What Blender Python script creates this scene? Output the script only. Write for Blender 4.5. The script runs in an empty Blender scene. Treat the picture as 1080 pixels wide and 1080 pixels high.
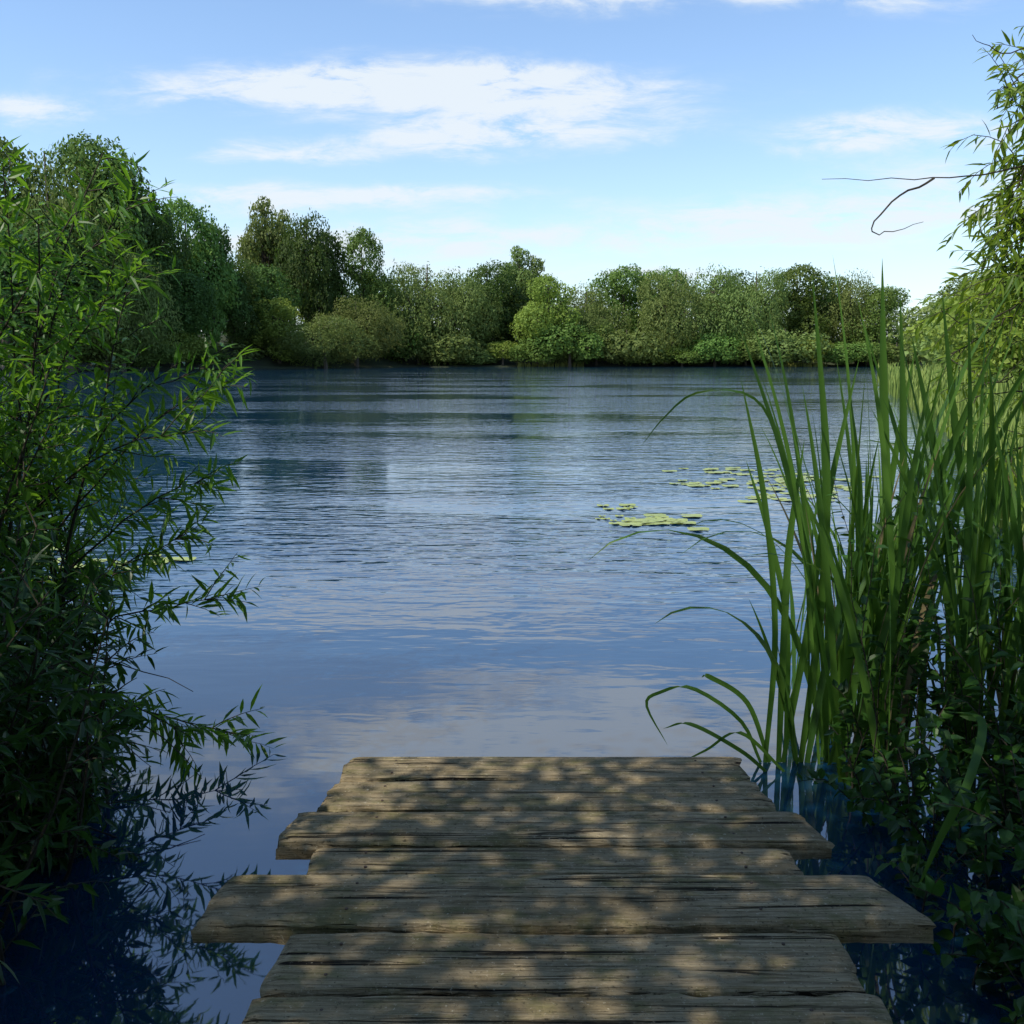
import bpy, math, numpy as np
from mathutils import Vector, noise as mnoise
rng = np.random.default_rng(7)
scene = bpy.context.scene
scene.view_settings.view_transform='Standard'
scene.view_settings.look='None'
scene.view_settings.exposure=0
WZ = -0.30      # water level (jetty top is z=0)

# ------------------------------------------------------------------ node helpers
class NT:
    def __init__(s, tree):
        s.t=tree; s.n=tree.nodes; s.l=tree.links
    def node(s,typ,**kw):
        n=s.n.new(typ)
        for k,v in kw.items(): setattr(n,k,v)
        return n
    def setin(s,sock,v):
        if isinstance(v,bpy.types.NodeSocket): s.l.new(v,sock)
        elif v is not None: sock.default_value=v
    def math(s,op,a,b=None,c=None,clamp=False):
        n=s.node('ShaderNodeMath',operation=op,use_clamp=clamp)
        s.setin(n.inputs[0],a); s.setin(n.inputs[1],b)
        if c is not None: s.setin(n.inputs[2],c)
        return n.outputs[0]
    def noise(s,vec,scale,detail=4,rough=0.55,dist=0.0,color=False):
        n=s.node('ShaderNodeTexNoise')
        s.setin(n.inputs['Vector'],vec)
        n.inputs['Scale'].default_value=scale; n.inputs['Detail'].default_value=detail
        n.inputs['Roughness'].default_value=rough; n.inputs['Distortion'].default_value=dist
        return n.outputs['Color' if color else 'Fac']
    def ramp(s,fac,stops):
        n=s.node('ShaderNodeValToRGB'); s.setin(n.inputs[0],fac)
        e=n.color_ramp.elements
        while len(e)<len(stops): e.new(0.5)
        for i,(p,c) in enumerate(stops):
            e[i].position=p
            e[i].color=(c,c,c,1) if not isinstance(c,tuple) else (*c,1)
        return n.outputs[0]
    def mix(s,fac,a,b,blend='MIX'):
        n=s.node('ShaderNodeMix',data_type='RGBA',blend_type=blend)
        s.setin(n.inputs[0],fac)
        for i,v in ((6,a),(7,b)):
            if isinstance(v,tuple): v=(*v,1)
            s.setin(n.inputs[i],v)
        return n.outputs[2]
    def mapr(s,v,a,b,c,d,smooth=False):
        n=s.node('ShaderNodeMapRange'); n.clamp=True
        if smooth: n.interpolation_type='SMOOTHSTEP'
        s.setin(n.inputs[0],v)
        for i,x in enumerate((a,b,c,d)): n.inputs[i+1].default_value=x
        return n.outputs[0]
    def mapping(s,vec,scale=(1,1,1),loc=(0,0,0),rot=(0,0,0)):
        n=s.node('ShaderNodeMapping'); s.setin(n.inputs[0],vec)
        n.inputs['Scale'].default_value=scale; n.inputs['Location'].default_value=loc; n.inputs['Rotation'].default_value=rot
        return n.outputs[0]

def new_mat(name):
    m=bpy.data.materials.new(name); m.use_nodes=True
    t=NT(m.node_tree); t.n.clear()
    out=t.node('ShaderNodeOutputMaterial')
    return m,t,out

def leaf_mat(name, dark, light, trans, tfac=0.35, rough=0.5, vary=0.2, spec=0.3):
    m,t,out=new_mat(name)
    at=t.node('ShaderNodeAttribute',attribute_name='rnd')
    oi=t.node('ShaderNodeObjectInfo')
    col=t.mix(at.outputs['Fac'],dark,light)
    if vary>0:
        hs=t.node('ShaderNodeHueSaturation')
        t.setin(hs.inputs['Color'],col)
        hs.inputs['Saturation'].default_value=.92
        t.setin(hs.inputs['Value'],t.math('MULTIPLY_ADD',oi.outputs['Random'],vary*2,1-vary))
        t.setin(hs.inputs['Hue'],t.math('MULTIPLY_ADD',oi.outputs['Random'],0.045,0.468))
        col=hs.outputs[0]
    p=t.node('ShaderNodeBsdfPrincipled')
    t.setin(p.inputs['Base Color'],col); p.inputs['Roughness'].default_value=rough
    p.inputs['Specular IOR Level'].default_value=spec
    tr=t.node('ShaderNodeBsdfTranslucent')
    t.setin(tr.inputs['Color'],t.mix(0.5,col,trans))
    mx=t.node('ShaderNodeMixShader'); mx.inputs[0].default_value=tfac
    t.l.new(p.outputs[0],mx.inputs[1]); t.l.new(tr.outputs[0],mx.inputs[2])
    t.l.new(mx.outputs[0],out.inputs[0])
    return m

def bark_mat(name,c1,c2):
    m,t,out=new_mat(name)
    tc=t.node('ShaderNodeTexCoord').outputs['Object']
    n=t.noise(t.mapping(tc,(6,6,1.5)),3,4,.65)
    p=t.node('ShaderNodeBsdfPrincipled')
    t.setin(p.inputs['Base Color'],t.mix(n,c1,c2)); p.inputs['Roughness'].default_value=.9
    t.l.new(p.outputs[0],out.inputs[0]); return m

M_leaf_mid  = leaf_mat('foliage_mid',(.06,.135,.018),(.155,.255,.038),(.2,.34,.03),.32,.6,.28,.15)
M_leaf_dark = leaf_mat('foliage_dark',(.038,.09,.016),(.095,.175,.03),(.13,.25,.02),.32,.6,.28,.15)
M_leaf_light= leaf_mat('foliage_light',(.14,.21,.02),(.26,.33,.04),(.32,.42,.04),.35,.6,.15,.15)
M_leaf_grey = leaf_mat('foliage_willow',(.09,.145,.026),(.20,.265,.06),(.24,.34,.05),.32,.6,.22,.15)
M_leaf_near = leaf_mat('willow_leaf',(.035,.105,.011),(.10,.22,.02),(.28,.54,.02),.45,.42,.0,.35)
M_leaf_rt   = leaf_mat('willow_leaf_yellowish',(.07,.14,.015),(.19,.28,.03),(.45,.58,.03),.45,.42,.0,.35)
M_bramble   = leaf_mat('bramble_leaf',(.013,.042,.007),(.04,.115,.013),(.08,.2,.02),.25,.45,.0,.3)
M_reed      = leaf_mat('cattail_leaf',(.022,.07,.012),(.085,.185,.024),(.2,.36,.03),.35,.45,.0,.35)
M_reed_dry  = leaf_mat('cattail_leaf_dry',(.12,.10,.05),(.26,.21,.11),(.3,.25,.1),.3,.6,.0,.2)
M_reed_far  = leaf_mat('reed_far',(.14,.20,.03),(.28,.33,.06),(.35,.45,.06),.3,.6,.1,.2)
M_bark = bark_mat('bark',(.05,.04,.028),(.13,.105,.075))
M_twig = bark_mat('twig',(.018,.016,.010),(.055,.042,.024))

# ------------------------------------------------------------------ mesh builder (all quads)
class MB:
    def __init__(s): s.V=[];s.F=[];s.M=[];s.R=[];s.nv=0
    def add(s,V,F,mat=0,rnd=0.5):
        V=np.asarray(V,float); F=np.asarray(F,int)
        s.V.append(V); s.F.append(F+s.nv); s.nv+=len(V)
        s.M.append(np.full(len(F),mat,int))
        s.R.append(np.broadcast_to(np.asarray(rnd,float),(len(F),)).copy())
    def tube(s,P,R,sides=6,mat=0):
        P=np.asarray(P,float); n=len(P)
        R=np.broadcast_to(np.asarray(R,float),(n,))
        T=np.gradient(P,axis=0); T/=np.linalg.norm(T,axis=1)[:,None]+1e-9
        ref=np.array([0.31,0.9,0.2]); 
        A=np.cross(T,ref); A/=np.linalg.norm(A,axis=1)[:,None]+1e-9
        B=np.cross(T,A)
        a=np.linspace(0,2*np.pi,sides,endpoint=False)
        V=P[:,None,:]+R[:,None,None]*(np.cos(a)[None,:,None]*A[:,None,:]+np.sin(a)[None,:,None]*B[:,None,:])
        V=V.reshape(-1,3)
        F=[]
        for i in range(n-1):
            for j in range(sides):
                k=(j+1)%sides
                F.append((i*sides+j,i*sides+k,(i+1)*sides+k,(i+1)*sides+j))
        s.add(V,F,mat)
    def leaves(s,tV,tF,P,D,N,L,W,mat=1,rnd=None):
        P=np.asarray(P,float); n=len(P)
        if n==0: return
        D=D/(np.linalg.norm(D,axis=1)[:,None]+1e-9)
        S=np.cross(N,D); S/=np.linalg.norm(S,axis=1)[:,None]+1e-9
        U=np.cross(D,S)
        L=np.broadcast_to(L,(n,)); W=np.broadcast_to(W,(n,))
        V=(P[:,None,:]+tV[None,:,0,None]*D[:,None,:]*L[:,None,None]
           +tV[None,:,1,None]*S[:,None,:]*W[:,None,None]+tV[None,:,2,None]*U[:,None,:]*L[:,None,None])
        k=len(tV)
        F=(tF[None,:,:]+(np.arange(n)*k)[:,None,None]).reshape(-1,4)
        if rnd is None: rnd=rng.random(n)
        s.add(V.reshape(-1,3),F,mat,np.repeat(rnd,len(tF)))
    def mesh(s,name,mats,smooth=False):
        V=np.concatenate(s.V);F=np.concatenate(s.F);Mi=np.concatenate(s.M);R=np.concatenate(s.R)
        me=bpy.data.meshes.new(name)
        me.vertices.add(len(V)); me.vertices.foreach_set('co',V.ravel())
        me.loops.add(F.size); me.loops.foreach_set('vertex_index',F.ravel().astype(np.int32))
        me.polygons.add(len(F)); me.polygons.foreach_set('loop_start',(np.arange(len(F))*4).astype(np.int32))
        me.polygons.foreach_set('material_index',Mi.astype(np.int32))
        me.polygons.foreach_set('use_smooth',np.full(len(F),smooth))
        a=me.attributes.new('rnd','FLOAT','FACE'); a.data.foreach_set('value',R.astype(np.float32))
        for m in mats: me.materials.append(m)
        me.update(calc_edges=True); 
        return me
    def obj(s,name,mats,smooth=False):
        o=bpy.data.objects.new(name,s.mesh(name,mats,smooth)); scene.collection.objects.link(o); return o

def unit(n): 
    v=rng.normal(size=(n,3)); return v/np.linalg.norm(v,axis=1)[:,None]

# leaf templates
def lance():
    st=[(0,.04,0),(.3,.5,-.01),(.65,.36,-.05),(1,.02,-.14)]
    V=[]
    for t,w,z in st: V+=[(t,-w,z+.05*w),(t,0,z-.03*w),(t,w,z+.05*w)]
    F=[]
    for i in range(3):
        a=i*3; F+=[(a,a+1,a+4,a+3),(a+1,a+2,a+5,a+4)]
    return np.array(V),np.array(F)
LV,LF=lance()
QV=np.array([(0,-.35,0),(.45,-.5,.05),(1,0,-.05),(.4,.5,.04)]);QF=np.array([(0,1,2,3)])
def ovate():
    st=[(0,.05,0),(.25,.48,.02),(.6,.4,0),(1,.02,-.12)]
    V=[]
    for t,w,z in st: V+=[(t,-w,z+.12*w),(t,0,z-.06*w),(t,w,z+.12*w)]
    F=[]
    for i in range(3):
        a=i*3; F+=[(a,a+1,a+4,a+3),(a+1,a+2,a+5,a+4)]
    return np.array(V),np.array(F)
OV,OF=ovate()

def catmull(P,n):
    P=np.asarray(P,float); Q=np.vstack([2*P[0]-P[1],P,2*P[-1]-P[-2]])
    out=[]; segs=len(P)-1
    for u in np.linspace(0,segs,n):
        i=min(int(u),segs-1); t=u-i
        a,b,c,d=Q[i:i+4]
        out.append(.5*((2*b)+(-a+c)*t+(2*a-5*b+4*c-d)*t*t+(-a+3*b-3*c+d)*t**3))
    return np.array(out)

# ------------------------------------------------------------------ trees
def make_tree(name,seed,H,W,base,nl,lobe,nleaf,lsz,mat,drop=0.0,top=1.0,hollow=.66):
    """crown of overlapping leaf masses; base = height fraction where crown starts"""
    r=np.random.default_rng(seed); mb=MB()
    C=[];Rr=[]
    cz0=H*base; ch=H-cz0
    while len(C)<nl:
        v=r.uniform(-1,1,3)
        if (v**2).sum()>1 or (v**2).sum()<.12: continue
        zz=(v[2]+1)/2
        wid=W/2*(1-.35*max(0,zz-.45)/.55*top)
        R_=W*lobe*r.uniform(.6,1.3)
        c=np.array([v[0]*(wid-R_*.5),v[1]*(wid-R_*.5),cz0+R_*.8+zz*(ch-R_*1.6)])
        C.append(c);Rr.append(R_)
    C=np.array(C);Rr=np.array(Rr)
    th=H*.018+.06
    lean=r.normal(size=2)*H*.02
    tp=np.array([[0,0,-.4],[lean[0]*.3,lean[1]*.3,H*.25],[lean[0],lean[1],H*.55],[lean[0]*1.3,lean[1]*1.3,H*.85]])
    mb.tube(catmull(tp,9),np.linspace(th*1.3,th*.25,9),7)
    for i in range(0,nl):
        s=tp[1]+(tp[3]-tp[1])*r.uniform(0,.8); e=C[i]
        mid=(s+e)/2+np.array([0,0,-.06*H])*r.random()
        mb.tube(catmull([s,mid,e],5),np.linspace(th*.4,th*.08,5),4)
    per=nleaf/(Rr**2).sum()
    for i in range(nl):
        n=int(per*Rr[i]**2)
        d=r.normal(size=(n,3)); d/=np.linalg.norm(d,axis=1)[:,None]
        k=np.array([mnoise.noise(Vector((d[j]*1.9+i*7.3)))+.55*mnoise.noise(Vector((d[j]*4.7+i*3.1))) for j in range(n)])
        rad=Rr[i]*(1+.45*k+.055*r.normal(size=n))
        P=C[i]+d*rad[:,None]*np.array([1,1,.82])
        if drop: P[:,2]-=drop*r.random(n)*Rr[i]
        keep=np.ones(n,bool)
        for j in range(nl):
            if j!=i:
                keep&=(((P-C[j])/np.array([1,1,.82]))**2).sum(1)>(Rr[j]*hollow)**2
        keep&=P[:,2]>-.1
        keep&=(k>-.45)|(r.random(n)<.6)
        P=P[keep]; d2=d[keep]; m=len(P)
        N=d2+r.normal(size=(m,3))*.30+np.array([0,0,.25])
        D=r.normal(size=(m,3)); D[:,2]-=drop*2.5
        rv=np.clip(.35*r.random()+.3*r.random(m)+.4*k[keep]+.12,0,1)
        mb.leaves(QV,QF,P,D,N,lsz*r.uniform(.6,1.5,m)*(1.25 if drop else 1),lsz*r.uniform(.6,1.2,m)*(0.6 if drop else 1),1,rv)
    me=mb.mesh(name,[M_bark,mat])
    me['H']=H; me['W']=W
    return me
TREES={
 'oak': [make_tree('broadleaf_a',1,16,13,.06,22,.19,22000,.31,M_leaf_mid),
         make_tree('broadleaf_b',2,16,12,.06,18,.22,22000,.31,M_leaf_mid)],
 'dark':[make_tree('alder_a',3,16,11,.05,20,.19,19000,.31,M_leaf_dark),
         make_tree('alder_b',4,16,10,.05,17,.21,19000,.31,M_leaf_dark)],
 'willow':[make_tree('willow_a',5,13,14,.0,24,.19,25000,.31,M_leaf_grey,drop=.4,top=.6),
           make_tree('willow_b',6,13,13,.0,20,.21,25000,.31,M_leaf_grey,drop=.4,top=.8)],
 'light':[make_tree('maple_a',7,14,10,.04,17,.21,18000,.29,M_leaf_light)],
 'poplar':[make_tree('poplar_a',18,16,9,.05,34,.15,11000,.31,M_leaf_grey,top=.9,hollow=.3)],
 'shrub':[make_tree('shrub_a',9,5,8,.0,14,.2,8000,.28,M_leaf_mid,top=.7),
          make_tree('shrub_b',10,5,7,.0,12,.22,8000,.28,M_leaf_grey,top=.7),
          make_tree('shrub_c',11,5,7,.0,14,.2,12000,.19,M_leaf_light,top=.7)],
}
NAMES={'oak':'broadleaf_tree','dark':'alder_tree','willow':'willow_tree','light':'maple_tree','poplar':'poplar_tree','shrub':'lakeside_shrub'}
r2=np.random.default_rng(5)
def put(kind,x,y,H,W,var=None,z=-.15):
    L=TREES[kind]; me=L[(var if var is not None else r2.integers(len(L)))%len(L)]
    o=bpy.data.objects.new(NAMES[kind],me); scene.collection.objects.link(o)
    o.location=(x,y,z); o.rotation_euler=(0,0,r2.uniform(0,6.28))
    sw=W/me['W']; o.scale=(sw,sw,H/me['H']*1.06); return o

# far banks: image-pixel offset from centre, top above horizon (px), distance m, width (px)
def put_px(kind,b,e,d,w,var=None):
    put(kind,b*.000976*d,d,1.65+e*.00097*d,w*.00098*d*1.12,var)
for a in [('oak',-535,218,140,150),('willow',-470,226,138,120,0),('oak',-425,212,142,110),('dark',-395,184,146,90),
          ('dark',-372,166,150,80),('dark',-455,150,132,110),('dark',-520,140,128,120),('willow',-400,120,136,90),
          ('oak',-330,152,160,80),('dark',-350,110,152,80),('dark',-305,128,165,60),('dark',-285,104,172,60),
          ('poplar',-252,162,196,52),('poplar',-232,150,202,48),('dark',-208,150,192,52),('dark',-190,122,196,54),
          ('dark',-260,98,180,70),('light',-240,62,174,60),('willow',-192,48,176,90),('oak',-152,124,198,56),
          ('willow',-160,64,186,80),('willow',-92,106,204,90,0),('willow',-60,90,206,80),('dark',-25,100,216,70),
          ('poplar',8,114,230,44),('poplar',24,104,230,40),('light',36,86,204,58),
          ('willow',75,76,214,70),('oak',110,98,224,70),('willow',62,62,208,60),('willow',165,98,212,84,0),('willow',205,94,214,84,1),
          ('oak',150,96,226,70),('dark',225,90,226,60),('willow',252,98,218,74),('oak',290,90,222,70),
          ('dark',320,86,226,56),('willow',345,88,220,62),('oak',376,78,216,62),
          ('dark',-130,84,224,80),('dark',-10,80,222,80)]:
    put_px(*a)
b=-540
while b<420:      # low shrubs along the waterline
    d=(138 if b<-400 else 138+(b+400)*.32 if b<-180 else 205 if b<60 else 209)
    put_px('shrub',b,r2.uniform(10,42),d-2,r2.uniform(45,75),int(r2.choice([0,0,0,1,1,2]))); b+=r2.uniform(22,38)

# ------------------------------------------------------------------ lake + ground
def xr(y): return np.interp(y,[-50,0,2.5,4,8,15,30,100,185,300],[1.2,1.3,1.45,2.1,4.3,8.0,13.5,38,84,120])
def xl(y): return np.interp(y,[-50,0,1.5,3,4,5,10,30,100,140,300],[-1.1,-1.3,-1.6,-1.95,-2.6,-3.3,-7,-24,-95,-120,-150])
def yf(x): return np.interp(x,[-200,-55,-40,-20,20,100,200],[136,140,168,196,206,205,200])
def ground_h(x,y):
    w=.35*np.sin(y*1.9+x)+.2*np.sin(y*4.1-x*2)
    wf=np.clip(y/60,0.3,3)
    far=yf(x)-y+1.5*np.sin(x*.21)+.8*np.sin(x*.57)
    d=np.minimum(np.minimum(far, y-.9),np.minimum(x-xl(y)+w*wf,xr(y)-x+w*wf))
    hill=7*(1-np.exp(-np.maximum(-d-6,0)/18))*np.clip((np.hypot(x,y)-60)/60,0,1)
    return np.where(d>0,WZ-np.minimum(d*.5,1.8)-.0, WZ+.32*(1-np.exp(d*1.6))+hill)
radii=np.concatenate([[0.05],np.geomspace(.4,110,110),np.linspace(112,300,80),np.geomspace(310,3000,14)])
ang=np.linspace(0,2*np.pi,400,endpoint=False)
X=radii[:,None]*np.sin(ang)[None];Y=radii[:,None]*np.cos(ang)[None]
Z=ground_h(X,Y)+.02*np.sin(X*7.1+Y*3)*np.cos(Y*6.3)
V=np.stack([X,Y,Z],-1).reshape(-1,3)
F=[];na=len(ang)
for i in range(len(radii)-1):
    for j in range(na):
        k=(j+1)%na; F.append((i*na+j,(i+1)*na+j,(i+1)*na+k,i*na+k))
mb=MB();mb.add(V,F)
m,t,out=new_mat('soil_and_grass')
tc=t.node('ShaderNodeNewGeometry').outputs['Position']
n1=t.noise(tc,.4,4,.6);n2=t.noise(tc,14,4,.7)
c=t.mix(t.ramp(n1,[(.35,0.),(.65,1.)]),(.025,.04,.012),(.045,.075,.018))
c=t.mix(t.ramp(n2,[(.4,0.),(.6,1.)]),(.02,.018,.010),c)
p=t.node('ShaderNodeBsdfPrincipled');t.setin(p.inputs['Base Color'],c);p.inputs['Roughness'].default_value=.95
bp=t.node('ShaderNodeBump');t.setin(bp.inputs['Height'],n2);bp.inputs['Distance'].default_value=.05
t.l.new(bp.outputs[0],p.inputs['Normal']);t.l.new(p.outputs[0],out.inputs[0])
mb.obj('ground',[m],True)

# water
mb=MB()
mb.add([(-600,-.6,WZ),(600,-.6,WZ),(600,600,WZ),(-600,600,WZ)],[(0,1,2,3)])
m,t,out=new_mat('lake_water')
pos=t.node('ShaderNodeNewGeometry').outputs['Position']
sx=t.node('ShaderNodeSeparateXYZ');t.setin(sx.inputs[0],pos)
dist=sx.outputs['Y']
v1=t.mapping(pos,(1.0,2.8,1),rot=(0,0,math.radians(10)))
v2=t.mapping(pos,(1.0,2.4,1),rot=(0,0,math.radians(-15)))
w1=t.noise(v1,1.9,2,.5,.3); w2=t.noise(v2,4.6,2,.5,.2)
w3=t.noise(v1,.5,1,.5)
calm=t.noise(t.mapping(pos,(.45,1.3,1)),.14,3,.6)
calm=t.mapr(calm,.38,.58,.22,1.0,True)
near=t.mapr(dist,5.0,8.8,.06,1.0,True)
wind=t.mapr(dist,18.,70.,1.0,1.4,True)       # more wind out on the open water
amp=t.math('MULTIPLY',t.math('MULTIPLY',calm,near),wind)
h=t.math('ADD',t.math('MULTIPLY',w1,.024),t.math('MULTIPLY',w2,.0062))
h=t.math('ADD',t.math('MULTIPLY',h,amp),t.math('MULTIPLY',w3,.005))
bp=t.node('ShaderNodeBump');t.setin(bp.inputs['Height'],h);bp.inputs['Distance'].default_value=1.0;bp.inputs['Strength'].default_value=1.0
p=t.node('ShaderNodeBsdfPrincipled')
p.inputs['Base Color'].default_value=(.003,.027,.070,1)
p.inputs['Roughness'].default_value=.025
p.inputs['IOR'].default_value=2.7
t.l.new(bp.outputs[0],p.inputs['Normal']);t.l.new(p.outputs[0],out.inputs[0])
mb.obj('lake_water',[m])

# ------------------------------------------------------------------ jetty
m_wood,t,out=new_mat('weathered_wood')
tc=t.node('ShaderNodeTexCoord').outputs['Object']
oi=t.node('ShaderNodeObjectInfo').outputs['Random']
cmb=t.node('ShaderNodeCombineXYZ');t.setin(cmb.inputs[0],t.math('MULTIPLY',oi,37.));t.setin(cmb.inputs[2],t.math('MULTIPLY',oi,11.))
va=t.node('ShaderNodeVectorMath',operation='ADD');t.setin(va.inputs[0],tc);t.setin(va.inputs[1],cmb.outputs[0])
vv=va.outputs[0]
grain=t.noise(t.mapping(vv,(1.3,40,40)),1.6,7,.7,.5)
fine=t.noise(t.mapping(vv,(7,150,150)),1.5,3,.7)
blot=t.noise(t.mapping(vv,(1.5,3,3)),2.2,6,.7)
blot2=t.noise(t.mapping(vv,(1,1.6,1)),6,7,.72)
spk=t.noise(vv,75,3,.7)
c=t.mix(t.ramp(grain,[(.34,0.),(.64,1.)]),(.090,.066,.036),(.38,.30,.175))
c=t.mix(t.ramp(fine,[(.38,.0),(.7,.6)]),c,(.52,.43,.28))
c=t.mix(t.ramp(blot,[(.44,.0),(.68,.7)]),c,(.13,.10,.05))
c=t.mix(t.ramp(blot2,[(.50,.0),(.62,.55)]),c,(.13,.13,.045))
crack=t.ramp(t.noise(t.mapping(vv,(.8,30,30),loc=(3,1,0)),1.5,5,.65,.9),[(.35,1.),(.42,0.)])
c=t.mix(crack,c,(.012,.009,.006))
c=t.mix(t.ramp(spk,[(.30,.8),(.40,0.)]),c,(.04,.033,.022))
c=t.mix(t.ramp(spk,[(.62,0.),(.72,.75)]),c,(.54,.48,.35))
p=t.node('ShaderNodeBsdfPrincipled');t.setin(p.inputs['Base Color'],c);p.inputs['Roughness'].default_value=.9
p.inputs['Specular IOR Level'].default_value=.12
hh=t.math('ADD',t.math('MULTIPLY',grain,.7),t.math('MULTIPLY',fine,.25))
hh=t.math('SUBTRACT',hh,t.math('MULTIPLY',crack,.9)); hh=t.math('ADD',hh,t.math('MULTIPLY',spk,.35))
bp=t.node('ShaderNodeBump');t.setin(bp.inputs['Height'],hh);bp.inputs['Distance'].default_value=.014;bp.inputs['Strength'].default_value=1.
t.l.new(bp.outputs[0],p.inputs['Normal']);t.l.new(p.outputs[0],out.inputs[0])

jetty=bpy.data.objects.new('wooden_jetty',None);scene.collection.objects.link(jetty)
def plank(name,x0,x1a,y0,y1,th,ztop,seed,x0b=None,x1b=None,wear=.012):
    """board along x; x0/x1a at the near edge (y0), x0b/x1b at the far edge"""
    if x0b is None:x0b=x0
    if x1b is None:x1b=x1a
    prof=[]
    nt=16
    for i in range(nt+1): prof.append((i/nt,1.0))
    prof+= [(1.0,.6),(1.0,.0),(.5,.0),(.0,.0),(.0,.6)]
    ns=150; V=[];F=[];k=len(prof)
    for s in range(ns+1):
        u=s/ns
        for j,(a,b) in enumerate(prof):
            xa=x0+(x0b-x0)*a; xb=x1a+(x1b-x1a)*a
            x=xa+(xb-xa)*u
            y=y0+(y1-y0)*a; z=ztop-th*(1-b)
            nz=lambda sx,sy,o: mnoise.noise(Vector((x*sx+seed*9.1,a*sy+b*2,o+seed)))
            edge=max(0,abs(a-.5)*2-.82)/.18
            if b==1.0:
                z+=.004*nz(1.3,2,0)+.0035*nz(2.5,11,5)-edge**2*(.007+.009*abs(nz(9,1,3)))
            if a==0 or a==1:
                y+=(wear*.8*nz(2.2,1,7)+wear*.6*nz(9,1,8)+wear*.4*nz(28,1,8))
                if b==1.0: y+= .004 if a==0 else -.004
            e=max(0,1-min(u,1-u)/.03)
            if e>0:
                x+=e*(.022*nz(0,2.2,20)+.008*nz(0,7,21)); 
                if b==1.0: z-=.006*e*e
            V.append((x,y,z))
    for s in range(ns):
        for j in range(k):
            q=(j+1)%k; F.append((s*k+j,s*k+q,(s+1)*k+q,(s+1)*k+j))
    F.append(tuple(range(k))); F.append(tuple(ns*k+j for j in reversed(range(k))))
    F=[tuple(reversed(f)) for f in F]
    me=bpy.data.meshes.new(name);me.from_pydata(V,[],F);me.materials.append(m_wood)
    o=bpy.data.objects.new(name,me);scene.collection.objects.link(o);o.parent=jetty
    return o
B=[(-.625,.86,3.355,3.57,.05,.000,-.62,.86),
   (-.66,.89,3.115,3.345,.05,.003,-.635,.865),
   (-.735,1.005,2.875,3.105,.055,.004,-.71,.95),
   (-.615,.855,2.70,2.868,.05,-.004,-.62,.85),
   (-.86,1.125,2.425,2.69,.06,.010,-.80,1.05),
   (-.60,.86,2.15,2.408,.055,.000,-.59,.85),
   (-.62,.86,1.88,2.14,.055,.004,-.62,.87),
   (-.61,.87,1.62,1.87,.055,.000,-.61,.87),
   (-.62,.85,1.35,1.61,.055,.003,-.62,.85),
   (-.61,.86,1.10,1.34,.055,.000,-.61,.86),
   (-.62,.86,.85,1.09,.055,.003,-.62,.86),
   (-.62,.86,.58,.84,.055,.0,-.62,.86),(-.62,.86,.30,.57,.055,.0,-.62,.86)]
for i,b_ in enumerate(B):
    plank('plank_%d'%(i+1),b_[0],b_[1],b_[2],b_[3],b_[4],b_[5],i*1.7+.3,b_[6],b_[7])
mb=MB()
def boxm(mb,x0,x1,y0,y1,z0,z1):
    V=[(x,y,z) for z in(z0,z1) for y in(y0,y1) for x in(x0,x1)]
    mb.add(V,[(0,2,3,1),(4,5,7,6),(0,1,5,4),(1,3,7,5),(3,2,6,7),(2,0,4,6)])
for x in (-.48,.66): boxm(mb,x,x+.08,.2,3.50,-.20,-.072)
o=mb.obj('bearers',[m_wood]);o.parent=jetty
mb=MB()
for x in(-.53,.79):
    for y in(1.2,2.3,3.42):
        mb.tube([(x,y,-1.9),(x,y,-1),(x+.005,y,-.085)],[.055,.052,.05],12)
o=mb.obj('posts',[m_wood]);o.parent=jetty
mb=MB()
for b_ in B[:9]:
    for x in(-.44,.70):
        for f in(.25,.75):
            y=b_[2]+(b_[3]-b_[2])*f; z=b_[5]+.0025
            xx=x+rng.normal()*.01
            mb.tube([(xx,y,z-.006),(xx,y,z)],[.0045,.0045],8)
            mb.tube([(xx,y,z),(xx,y,z+.001)],[.0045,.0006],8)
m,t,out=new_mat('rusty_nail');p=t.node('ShaderNodeBsdfPrincipled')
n=t.noise(t.node('ShaderNodeTexCoord').outputs['Object'],300,3)
t.setin(p.inputs['Base Color'],t.mix(n,(.05,.03,.02),(.1,.07,.05)));p.inputs['Roughness'].default_value=.8;t.l.new(p.outputs[0],out.inputs[0])
o=mb.obj('nails',[m]);o.parent=jetty

# ------------------------------------------------------------------ twiggy plants
def twig_leaves(mb,P,R,spacing,L,W,start=.15,sides=5,droop=.3,tV=LV,tF=LF,spread=.9,rbase=0.):
    """tube along polyline P and alternate leaves on it"""
    mb.tube(P,R,sides,0)
    seg=np.linalg.norm(np.diff(P,axis=0),axis=1)+1e-6; cum=np.concatenate([[0],np.cumsum(seg)]); tot=cum[-1]
    s=np.arange(tot*start,tot,spacing); n=len(s)
    if n==0:return
    Q=np.stack([np.interp(s,cum,P[:,i]) for i in range(3)],1)
    T=np.stack([np.interp(s,(cum[:-1]+cum[1:])/2,np.diff(P,axis=0)[:,i]/seg) for i in range(3)],1)
    side=unit(n); side-= (side*T).sum(1)[:,None]*T; side/=np.linalg.norm(side,axis=1)[:,None]
    D=T*rng.uniform(.35,.9,n)[:,None]+side*spread; D[:,2]-=droop*rng.uniform(.3,1.5,n)
    N=np.tile([0,0,1.],(n,1))+rng.normal(size=(n,3))*.45
    f=np.interp(s/tot,[0,.15,.8,1],[.7,1,.9,.55])
    mb.leaves(tV,tF,Q,D,N,L*f*rng.uniform(.7,1.25,n),W*f*rng.uniform(.8,1.2,n),1,np.clip(rbase+rng.random(n)*(1-rbase),0,1))

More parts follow.
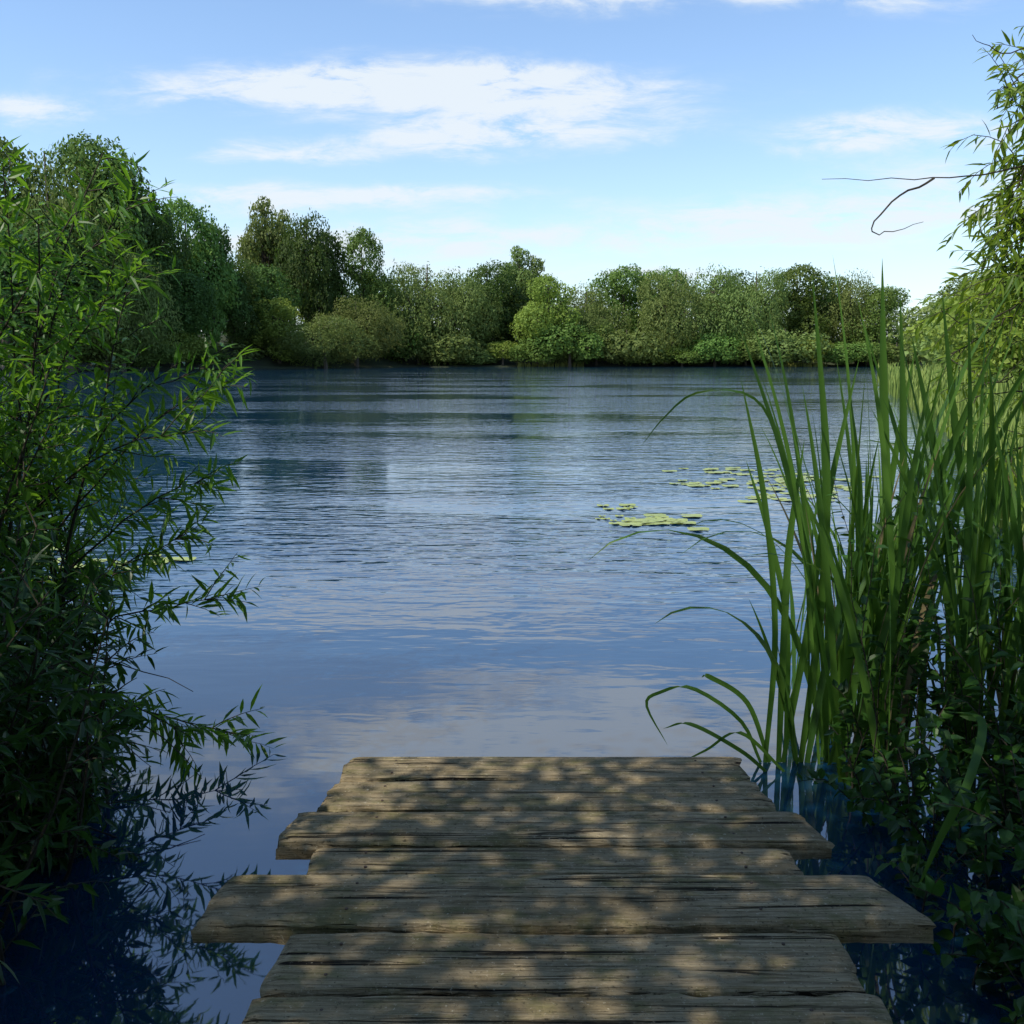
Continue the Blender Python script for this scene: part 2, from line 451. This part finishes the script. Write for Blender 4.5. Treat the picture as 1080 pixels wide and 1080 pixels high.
def curve_from(p,d,L,n=7,up=0.,wob=.12,sag=0.):
    d=np.array(d,float);d/=np.linalg.norm(d);P=[np.array(p,float)]
    for i in range(n):
        d=d+rng.normal(size=3)*wob*.5; d[2]+=up/n-sag/n*(i/n*2)
        d/=np.linalg.norm(d);P.append(P[-1]+d*L/n)
    P=np.array(P); P[:,2]=np.maximum(P[:,2],WZ-.06)
    return P

# left: willow shrub
mb=MB()
def stem(mb,base,d,H,r0,nb,bl,leafL,leafW,up=.25,first=.18,sp=.028,sag=.5,lean=None):
    P=curve_from(base,d,H,9,up,.13)
    n=len(P);mb.tube(P,np.linspace(r0,r0*.25,n),6,0)
    for k in range(nb):
        f=first+(1-first)*(k+rng.random())/nb
        i=min(int(f*(n-1)),n-2);q=P[i]+(P[i+1]-P[i])*(f*(n-1)-i)
        T=P[i+1]-P[i];T/=np.linalg.norm(T)+1e-9
        s=unit(1)[0];s-=s.dot(T)*T;s/=np.linalg.norm(s)
        if lean is not None: s=s+np.array(lean)*.5
        Bp=curve_from(q,T*.6+s,bl*rng.uniform(.5,1.2)*(1-.45*f),6,.15,.25,sag)
        twig_leaves(mb,Bp,np.linspace(.0035,.0012,len(Bp)),sp,leafL,leafW,.08,4)
    tw=P[-4:]; twig_leaves(mb,tw,np.linspace(.003,.001,len(tw)),sp,leafL,leafW,.0,4)
for k in range(58):
    bx=rng.uniform(-3.5,-2.15)
    b0=(bx,rng.uniform(3.8,5.4),WZ-.05)
    H=rng.uniform(1.7,3.0)*(1 if bx<-2.45 else .8)
    stem(mb,b0,(rng.normal()*.15+(-.05 if bx>-2.4 else .03),rng.normal()*.15,1),H,rng.uniform(.008,.016),17,.52,.125,.0235,sag=.35,sp=.027)
for (p0,p1,p2) in [((-2.1,4.5,.7),(-1.7,4.45,1.15),(-1.22,4.4,1.42)),((-2.2,4.4,.8),(-1.75,4.3,1.1),(-1.35,4.3,1.2)),
                   ((-2.2,4.5,.1),(-1.7,4.4,.35),(-1.3,4.35,.42)),((-2.2,4.5,.3),(-1.8,4.4,.55),(-1.42,4.35,.75)),
                   ((-2.3,4.5,-.1),(-1.8,4.3,-.08),(-1.22,4.2,-.18)),((-2.2,4.2,0.),(-1.75,4.1,.05),(-1.35,4.0,-.12)),
                   ((-2.2,4.6,1.4),(-1.95,4.5,1.9),(-1.62,4.5,2.2)),((-2.2,4.5,1.2),(-1.9,4.4,1.6),(-1.66,4.4,1.85)),
                   ((-2.1,4.6,.9),(-1.75,4.5,1.3),(-1.3,4.5,1.5)),((-2.1,4.6,.5),(-1.75,4.6,.8),(-1.4,4.6,.95))]:
    P=catmull([p0,p1,p2],9)+rng.normal(size=(9,3))*.008
    twig_leaves(mb,P,np.linspace(.006,.0015,9),.022,.125,.023,.25)
    for k in range(8):
        i=min(2+k,7); T=P[min(i+1,8)]-P[i-1]; 
        s=unit(1)[0]*.9
        Bp=curve_from(P[i],T/np.linalg.norm(T)+s*.7,.26*rng.uniform(.6,1.2),5,.1,.2,.3)
        twig_leaves(mb,Bp,np.linspace(.003,.001,len(Bp)),.022,.12,.022,.05,4)
for k in range(26):
    b0=(rng.uniform(-2.9,-2.0),rng.uniform(3.4,4.8),rng.uniform(WZ,.25))
    P=curve_from(b0,(rng.uniform(.3,1),rng.uniform(-.6,.1),rng.uniform(-.15,.3)),rng.uniform(.5,1.2),8,0,.2,.3)
    mb.tube(P,np.linspace(.006,.0015,len(P)),5,0)
mb.obj('willow_shrub',[M_twig,M_leaf_near])
# low dark thicket at the water's edge, left and nearer the viewer
mb=MB()
for k in range(135):
    y=rng.uniform(2.3,4.4); x=rng.uniform(-.74*y-.0,-.43*y-.02) if y>2.9 else rng.uniform(-2.3,-1.4)
    inner=np.clip((-x-.40*y)/(.3*y),0,1)
    stem(mb,(x,y,WZ-.05),(rng.normal()*.3+.0,rng.normal()*.3,1),rng.uniform(.45,.8)+inner*rng.uniform(.3,1.0),.008,8,.36,.095,.024,sag=.6,first=.08,sp=.026)
mb.obj('waterside_shrub',[M_twig,M_bramble])

# right: overhanging willow tree rooted on the right bank
mb=MB()
P=catmull([(3.9,4.9,-.3),(3.7,5.0,1.0),(3.55,5.1,2.4),(3.3,5.0,4.2)],12);mb.tube(P,np.linspace(.11,.05,12),9,0)
P=catmull([(3.9,4.9,.1),(4.3,5.6,1.6),(4.2,6.4,3.4)],10);mb.tube(P,np.linspace(.08,.03,10),8,0)
def limb(p0,p1,p2,nb,bl,r0=.012,sp=.024,lf=.3):
    P=catmull([p0,p1,p2],10)+rng.normal(size=(10,3))*.012
    mb.tube(P,np.linspace(r0,.002,10),6,0)
    for k in range(nb):
        f=lf+(1-lf)*(k+rng.random())/nb; i=min(int(f*9),8); q=P[i]+(P[i+1]-P[i])*(f*9-i)
        T=(P[i+1]-P[i]);T/=np.linalg.norm(T)
        Bp=curve_from(q,T*.7+unit(1)[0],bl*rng.uniform(.5,1.2),6,-.1,.25,.7)
        twig_leaves(mb,Bp,np.linspace(.003,.001,len(Bp)),sp,.10,.022,.05,4)
for a in [((3.6,5.1,2.3),(2.9,5.0,2.9),(2.35,4.9,2.55)),((3.6,5.1,2.5),(2.8,5.1,2.8),(2.4,5.0,2.2)),
          ((3.6,5.1,2.0),(2.9,5.0,2.4),(2.35,4.9,1.95)),((3.6,5.0,1.6),(2.9,4.9,2.0),(2.25,4.8,1.65)),
          ((3.6,5.3,1.3),(3.0,5.4,1.75),(2.3,5.4,1.5)),((3.6,5.1,2.9),(2.9,5.2,3.0),(2.45,5.2,2.75)),
          ((3.6,5.1,1.2),(3.0,5.2,1.5),(2.45,5.2,1.35)),((3.6,5.1,2.2),(3.0,5.3,2.5),(2.6,5.4,2.3)),
          ((3.6,5.1,3.2),(3.0,5.0,3.1),(2.55,4.9,2.9)),((3.6,5.1,2.0),(3.0,5.3,2.2),(2.45,5.3,1.8)),
          ((3.6,5.1,2.6),(3.0,5.0,2.7),(2.45,4.9,2.35)),((3.6,5.1,1.0),(3.1,5.2,1.2),(2.6,5.2,1.0)),
          ((3.6,5.1,2.4),(2.9,5.0,2.5),(2.4,4.9,2.1)),((3.6,5.1,1.9),(2.9,5.0,2.1),(2.3,4.9,1.8)),
          ((3.6,5.1,1.9),(2.9,5.2,2.3),(2.55,5.2,2.5)),((3.6,5.1,1.6),(3.0,5.0,1.9),(2.4,5.0,1.95))]:
    limb(*a,nb=16,bl=.42)
for pts in [[(3.0,4.9,2.5),(2.4,4.9,2.40),(2.0,4.85,2.34),(1.46,4.8,2.33)],[(2.0,4.85,2.34),(1.85,4.85,2.27),(1.7,4.8,2.12),(1.78,4.8,2.08),(1.95,4.8,2.14)],
            [(3.0,5,2.9),(2.6,5,2.98),(2.35,5,2.95),(2.2,5,3.02)],[(2.5,5,2.95),(2.4,4.95,2.8),(2.25,4.9,2.74)],
            [(2.9,5,1.6),(2.5,4.9,1.7),(2.2,4.85,1.66),(2.05,4.8,1.74)],[(2.9,5,1.3),(2.5,4.9,1.34),(2.15,4.85,1.28)]]:
    P=catmull(pts,16)+rng.normal(size=(16,3))*.005; mb.tube(P,np.linspace(.006,.0012,16),5,0)
mb.obj('overhanging_willow_tree',[M_twig,M_leaf_rt])

# cattail reeds
mb=MB()
def blade(mb,P,w,side=None,rnd=None,mat=0,twist=.5):
    P=np.asarray(P,float);n=len(P);T=np.gradient(P,axis=0);T/=np.linalg.norm(T,axis=1)[:,None]
    if side is None: 
        a=rng.normal()*.8;side=np.array([math.cos(a),math.sin(a),0.])
    S=side-(T@side)[:,None]*T;S/=np.linalg.norm(S,axis=1)[:,None]+1e-9
    tw=np.linspace(0,rng.normal()*twist,n); U=np.cross(T,S)
    S2=S*np.cos(tw)[:,None]+U*np.sin(tw)[:,None];U2=np.cross(T,S2)
    t_=np.linspace(0,1,n); ww=w*np.minimum(1,(1-t_)**.8*2.4+.02)*np.minimum(1,.75+t_*1.2)
    V=np.stack([P-S2*ww[:,None],P+U2*ww[:,None]*.25,P+S2*ww[:,None]],1).reshape(-1,3)
    F=[]
    for i in range(n-1):
        a=i*3;F+=[(a,a+1,a+4,a+3),(a+1,a+2,a+5,a+4)]
    mb.add(V,F,mat,rng.random() if rnd is None else rnd)
def rblade(mb,x,y,H,az,lean,bend,w,z0=WZ-.05,n=14,**k):
    d=np.array([math.cos(az),math.sin(az)]);P=[]
    p=np.array([x,y,z0],float);P.append(p.copy())
    for i in range(n):
        f=i/n; ang=lean+bend*f**2.2
        p=p+np.array([d[0]*math.sin(ang),d[1]*math.sin(ang),math.cos(ang)])*H/n;P.append(p.copy())
    blade(mb,P,w,**k)
def tuft(mb,x,y,H,n,w=.0125):
    fa=rng.normal()*.7
    for i in range(n):
        az=fa+(0 if i%2 else np.pi)+rng.normal()*.5
        if x<1.5 and math.cos(az)<0 and rng.random()<.6: az+=math.pi
        dry=rng.random()<.07
        rblade(mb,x+rng.normal()*.02,y+rng.normal()*.02,H*rng.uniform(.55,1.08)*(.75 if dry else 1),az,rng.uniform(.02,.28),rng.uniform(0,.4) if rng.random()<.86 else rng.uniform(.8,2.4),w*rng.uniform(.6,1.3),mat=1 if dry else 0)
for k in range(52):
    x=rng.uniform(1.35,3.1); y=rng.uniform(3.75,4.9)
    if x<.25*y+.05: continue
    tuft(mb,x,y,rng.uniform(1.3,2.3),6)
for k in range(11): tuft(mb,rng.uniform(1.25,1.9),rng.uniform(4.0,4.6),rng.uniform(1.2,2.1),5)
for pts,w in [([(1.66,4.2,-.3),(1.64,4.2,.6),(1.60,4.25,1.3),(1.575,4.3,1.92)],.021),
          ([(1.74,4.2,-.3),(1.70,4.2,.6),(1.69,4.25,1.2),(1.66,4.3,1.78)],.018),
          ([(1.85,4.2,-.3),(1.80,4.2,.5),(1.72,4.25,1.0),(1.50,4.3,1.68)],.016),
          ([(1.30,4.2,-.3),(1.36,4.2,.5),(1.36,4.25,1.1),(1.28,4.3,1.86)],.018),
          ([(1.42,4.2,-.3),(1.36,4.2,.3),(1.20,4.25,1.0),(.97,4.3,1.66)],.015),
          ([(1.14,4.2,-.3),(1.16,4.2,.3),(1.10,4.25,.9),(.99,4.3,1.42)],.014),
          ([(1.22,4.2,-.3),(1.30,4.2,.3),(1.38,4.25,.9),(1.50,4.3,1.50)],.015),
          ([(1.45,4.2,-.3),(1.50,4.2,.3),(1.52,4.25,.9),(1.46,4.3,1.40)],.016),
          ([(1.20,4.2,-.3),(1.20,4.2,.3),(1.22,4.25,.7),(1.28,4.3,1.15)],.016),
          ([(1.26,4.3,-.3),(1.24,4.3,.3),(1.16,4.35,.7),(1.05,4.4,1.05)],.013),
          ([(1.34,4.2,-.3),(1.28,4.2,.6),(1.16,4.3,1.15),(1.03,4.3,1.34),(.80,4.3,1.35),(.66,4.3,1.24),(.56,4.3,1.11)],.006),
          ([(1.12,4.2,-.3),(1.02,4.2,-.1),(.80,4.2,.05),(.66,4.2,.03),(.60,4.2,-.03),(.70,4.2,-.22)],.009),
          ([(1.16,4.2,-.3),(1.05,4.2,-.02),(.88,4.2,.10),(.84,4.2,.10)],.011),
          ([(1.12,4.1,-.3),(1.0,4.1,-.2),(.78,4.1,-.08),(.66,4.1,-.10)],.009),
          ([(1.2,4.1,-.3),(1.0,4.1,-.12),(.85,4.1,-.20),(.70,4.1,-.28)],.008),
          ([(1.9,4.4,-.3),(1.95,4.4,.6),(2.15,4.4,1.2),(2.45,4.4,1.75)],.018),
          ([(1.8,4.3,-.3),(1.9,4.3,.6),(2.1,4.3,1.1),(2.35,4.3,1.55)],.018),
          ([(1.7,4.3,-.3),(1.78,4.3,.6),(1.92,4.3,1.1),(2.12,4.3,1.65)],.017),
          ([(2.2,4.4,-.3),(2.1,4.4,.6),(1.98,4.4,1.2),(1.88,4.4,1.8)],.018),
          ([(2.0,4.3,-.3),(1.95,4.3,.6),(1.85,4.3,1.1),(1.72,4.3,1.6)],.018),
          ([(1.62,3.5,.2),(1.60,3.2,.28),(1.45,2.95,.18),(1.32,2.85,.02),(1.24,2.8,-.12)],.014)]:
    blade(mb,catmull(pts,22),w,side=np.array([1.,.15,0]),rnd=rng.uniform(.2,.9),twist=.25)
mb.obj('cattail_reeds',[M_reed,M_reed_dry],True)

# bramble thicket bottom right
mb=MB()
for k in range(250):
    y=rng.uniform(1.7,4.0); x=rng.uniform(1.30,2.8)
    x=max(x,1.22+rng.random()*.2)
    top=np.interp(x,[1.2,1.6,2.2,2.8],[.0,.35,.75,1.0])
    P=curve_from((x,y,WZ+rng.uniform(-.05,.1)),(rng.normal()*.4-.12,rng.normal()*.4,1),rng.uniform(.4,1.)*(top+.35),8,-.1,.3,1.0)
    twig_leaves(mb,P,np.linspace(.004,.0015,len(P)),.022,.070,.042,.1,4,.25,OV,OF,1.3)
mb.obj('bramble_shrub',[M_twig,M_bramble])
mb=MB()
for k in range(18):
    P=curve_from((rng.uniform(1.45,2.3),rng.uniform(3.7,4.1),-.1),(rng.normal()*.15,0,1),rng.uniform(.6,1.15),9,0,.25)
    twig_leaves(mb,P,np.linspace(.003,.001,len(P)),.035,.07,.034,.2,4,.3,OV,OF,1.1)
mb.obj('climbing_bindweed',[M_twig,M_bramble])

# overhead shade tree (stands behind-left of the jetty, crown arches above it)
SE=math.radians(50); SAZ=math.radians(-116)      # azimuth clockwise from +Y : sun high on the left, a little behind the viewer
sd=Vector((math.sin(SAZ)*math.cos(SE),math.cos(SAZ)*math.cos(SE),math.sin(SE)))
mb=MB()
P=catmull([(-4.2,-3.2,-.3),(-4.0,-2.9,1.6),(-3.7,-2.3,3.0),(-3.0,-1.2,4.1),(-2.0,0.2,4.6)],16);mb.tube(P,np.linspace(.24,.07,16),12,0)
cl=[]
for CC,CR,nc in [((-1.5,.35,4.25),(2.7,2.7,.9),178),((-5.4,.9,4.0),(1.7,2.1,.7),110)]:
    CC=np.array(CC);CR=np.array(CR);n0=len(cl)
    while len(cl)-n0<nc:
        v=rng.uniform(-1,1,3)
        if (v**2).sum()<1: cl.append(CC+v*CR)
for i,c_ in enumerate(cl):
    s=P[rng.integers(8,16)]
    if i%4==0: mb.tube(catmull([s,(s+c_)/2+np.array([0,0,.3]),c_],6),np.linspace(.03,.006,6),5,0)
    n=120
    Q=c_+rng.normal(size=(n,3))*np.array([.26,.26,.15])
    Q=Q[Q[:,2]>1.5+.40*np.maximum(Q[:,1],0)+.35]; n=len(Q)
    N=np.tile([0,0,1.],(n,1))+rng.normal(size=(n,3))*.6
    mb.leaves(QV,QF,Q,rng.normal(size=(n,3))*np.array([1,1,.4]),N,.095,.055,1)
mb.obj('shade_tree',[M_bark,M_leaf_dark])
for (k,x,y,H,W) in [('oak',-9,-9,11,9),('dark',-1,-11,12,10),('oak',7,-8,11,9),('dark',9,1.5,8,6)]:  # unseen trees added behind and beside the viewer to block ambient sky light
    put(k,x,y,H,W,z=0)

# ------------------------------------------------------------------ right bank at middle distance
for (k,x,y,H,W,v) in [('shrub',17.5,28,4.6,7,2),('shrub',16.5,33,4.2,6,2),('shrub',21,34,6,8,1),('shrub',24,42,5.5,9,2),('shrub',30,58,5.5,10,1),('shrub',38,80,7,12,2),
                      ('shrub',47,105,8,13,1),('willow',58,120,12,14,0),('willow',24,30,8,9,0),('shrub',12.2,20,3.6,5,2),('oak',70,150,15,15,0),('willow',84,180,15,16,1)]:
    put(k,x,y,H,W,v)
mb=MB()
for k in range(2600):
    y=10+60*rng.random()**1.6; x=xr(y)+rng.uniform(-.9,1.6)*(.4+y/40)
    rblade(mb,x,y,rng.uniform(.8,1.7)*(1 if y>16 else .8),rng.uniform(0,6.28),rng.uniform(0,.2),rng.uniform(0,.8),.012+y*.0006,z0=WZ-.05,n=5)
mb.obj('bank_reeds',[M_reed_far])
mb=MB()
for k in range(3500):
    x=rng.uniform(-70,70); y=yf(x)-rng.uniform(-.5,1.5)+1.5*math.sin(x*.21)+.8*math.sin(x*.57)
    if mnoise.noise(Vector((x*.06,0,3)))<.08: continue
    rblade(mb,x,y,rng.uniform(.5,1.3),rng.uniform(0,6.28),rng.uniform(0,.3),.5,.08,z0=WZ-.05,n=3)
mb.obj('far_shore_reeds',[M_reed_far])

# ------------------------------------------------------------------ lily pads
m_pad,t,out=new_mat('lily_pad')
pos=t.node('ShaderNodeNewGeometry').outputs['Position']
n=t.noise(pos,5,4); p=t.node('ShaderNodeBsdfPrincipled')
t.setin(p.inputs['Base Color'],t.mix(n,(.17,.23,.04),(.40,.44,.12)));p.inputs['Roughness'].default_value=.4
t.l.new(p.outputs[0],out.inputs[0])
mb=MB()
def pads(cx,cy,sx,sy,n,r=.11):
    for i in range(n):
        x=cx+rng.normal()*sx;y=cy+rng.normal()*sy;R=r*rng.uniform(.5,1.25);a0=rng.uniform(0,6.28)
        z=WZ+.006+rng.random()*.008
        k=12;A=a0+np.linspace(.15,2*np.pi-.15,k+1)
        V=[(x,y,z)]+[(x+math.cos(a)*R*(1+.04*math.sin(5*a)),y+math.sin(a)*R,z+.006*math.sin(3*a)) for a in A]
        mb.add(V,[(0,2*j+1,2*j+2,2*j+3) for j in range(k//2)])
pads(1.68,10.8,.24,.17,30);pads(1.15,11.0,.16,.09,6,.07);pads(1.3,11.8,.16,.12,6,.09)
pads(2.7,14.2,.22,.2,12);pads(3.6,15.8,.45,.25,20);pads(4.4,15,.5,.4,18);pads(3.7,12.8,.3,.22,18);pads(4.3,13.6,.4,.3,16);pads(3.9,14.4,.4,.25,14);pads(3.3,13.6,.3,.2,8)
pads(-4.1,8.5,.4,.25,28,.09);pads(-3.1,8.8,.15,.1,6,.08);pads(-4.7,8.9,.4,.3,24,.08)
mb.obj('water_lily_pads',[m_pad])

# ------------------------------------------------------------------ sky & sun
world=bpy.data.worlds.new('World');scene.world=world;world.use_nodes=True
t=NT(world.node_tree);t.n.clear();out=t.node('ShaderNodeOutputWorld')
sky=t.node('ShaderNodeTexSky',sky_type='NISHITA');sky.sun_disc=False;sky.sun_elevation=SE;sky.sun_rotation=SAZ
sky.air_density=1.0;sky.dust_density=.5;sky.ozone_density=1.0
skc=t.mix(1.0,sky.outputs[0],(1.14,1.30,1.45),'MULTIPLY')
gen=t.node('ShaderNodeTexCoord').outputs['Generated']
sp=t.node('ShaderNodeSeparateXYZ');t.setin(sp.inputs[0],gen)
ay=t.math('MAXIMUM',t.math('ABSOLUTE',sp.outputs[1]),.06)
pp=t.math('DIVIDE',sp.outputs[0],ay);qq=t.math('DIVIDE',sp.outputs[2],ay)
cv=t.node('ShaderNodeCombineXYZ');t.setin(cv.inputs[0],pp);t.setin(cv.inputs[1],qq)
dn=t.noise(t.mapping(cv.outputs[0],(3,10,1)),1.6,5,.6,0,True)
ds=t.node('ShaderNodeSeparateXYZ');t.setin(ds.inputs[0],dn)
pd=t.math('ADD',pp,t.math('MULTIPLY',t.math('SUBTRACT',ds.outputs[0],.5),.24))
qd=t.math('ADD',qq,t.math('MULTIPLY',t.math('SUBTRACT',ds.outputs[1],.5),.05))
tot=None
for (a,b_,w,h_,k) in [(-.07,.262,.24,.022,1.35),(-.20,.262,.16,.018,.9),(-.03,.212,.16,.013,1.3),(.01,.235,.14,.02,1.0),(-.22,.198,.07,.009,1.0),(-.17,.156,.18,.014,1.4),
                     (-.47,.236,.06,.015,1.2),(.38,.218,.10,.020,1.4),(.22,.342,.22,.014,1.2),(.08,.405,.30,.050,2.2),(-.4,.46,.3,.05,.6),
                     (-.04,.118,.5,.016,.9),(.30,.140,.20,.018,1.3),(.45,.17,.15,.018,1.0),(-.3,.105,.3,.014,.8),(.1,.085,.4,.010,.8)]:
    u=t.math('POWER',t.math('DIVIDE',t.math('SUBTRACT',pd,a),w),2.)
    v=t.math('POWER',t.math('DIVIDE',t.math('SUBTRACT',qd,b_),h_),2.)
    g=t.math('MULTIPLY',t.math('EXPONENT',t.math('MULTIPLY',t.math('ADD',u,v),-1.)),k)
    tot=g if tot is None else t.math('ADD',tot,g)
nz=t.noise(t.mapping(cv.outputs[0],(4,15,1),rot=(0,0,.05)),2.6,9,.68,.4)
dens=t.math('MULTIPLY',tot,t.mapr(nz,.32,.70,.08,1.25))
dens=t.mapr(dens,.06,1.0,0.,.9,True)
hz=t.math('MULTIPLY_ADD',t.math('EXPONENT',t.math('MULTIPLY',t.math('MAXIMUM',qq,0.),-9.)),.55,.03)
dens=t.math('ADD',dens,t.math('MULTIPLY',hz,t.math('SUBTRACT',1.0,dens)))
b1=t.node('ShaderNodeBackground');t.l.new(skc,b1.inputs[0]);b1.inputs[1].default_value=.15
b2=t.node('ShaderNodeBackground');b2.inputs[0].default_value=(.87,.94,1,1);b2.inputs[1].default_value=.98
mx=t.node('ShaderNodeMixShader');t.l.new(dens,mx.inputs[0]);t.l.new(b1.outputs[0],mx.inputs[1]);t.l.new(b2.outputs[0],mx.inputs[2])
t.l.new(mx.outputs[0],out.inputs[0])
L=bpy.data.lights.new('sun','SUN');L.energy=5.0;L.angle=math.radians(.5);L.color=(1,.93,.80)
lo=bpy.data.objects.new('sun',L);scene.collection.objects.link(lo);lo.rotation_euler=(-sd).to_track_quat('-Z','Y').to_euler()

cam=bpy.data.cameras.new('camera');cam.sensor_width=36;cam.lens=34.57;cam.clip_end=5000;cam.clip_start=.05
co=bpy.data.objects.new('camera',cam);scene.collection.objects.link(co)
co.location=(0,0,1.5);co.rotation_euler=(math.radians(90-8.9),0,0);scene.camera=co
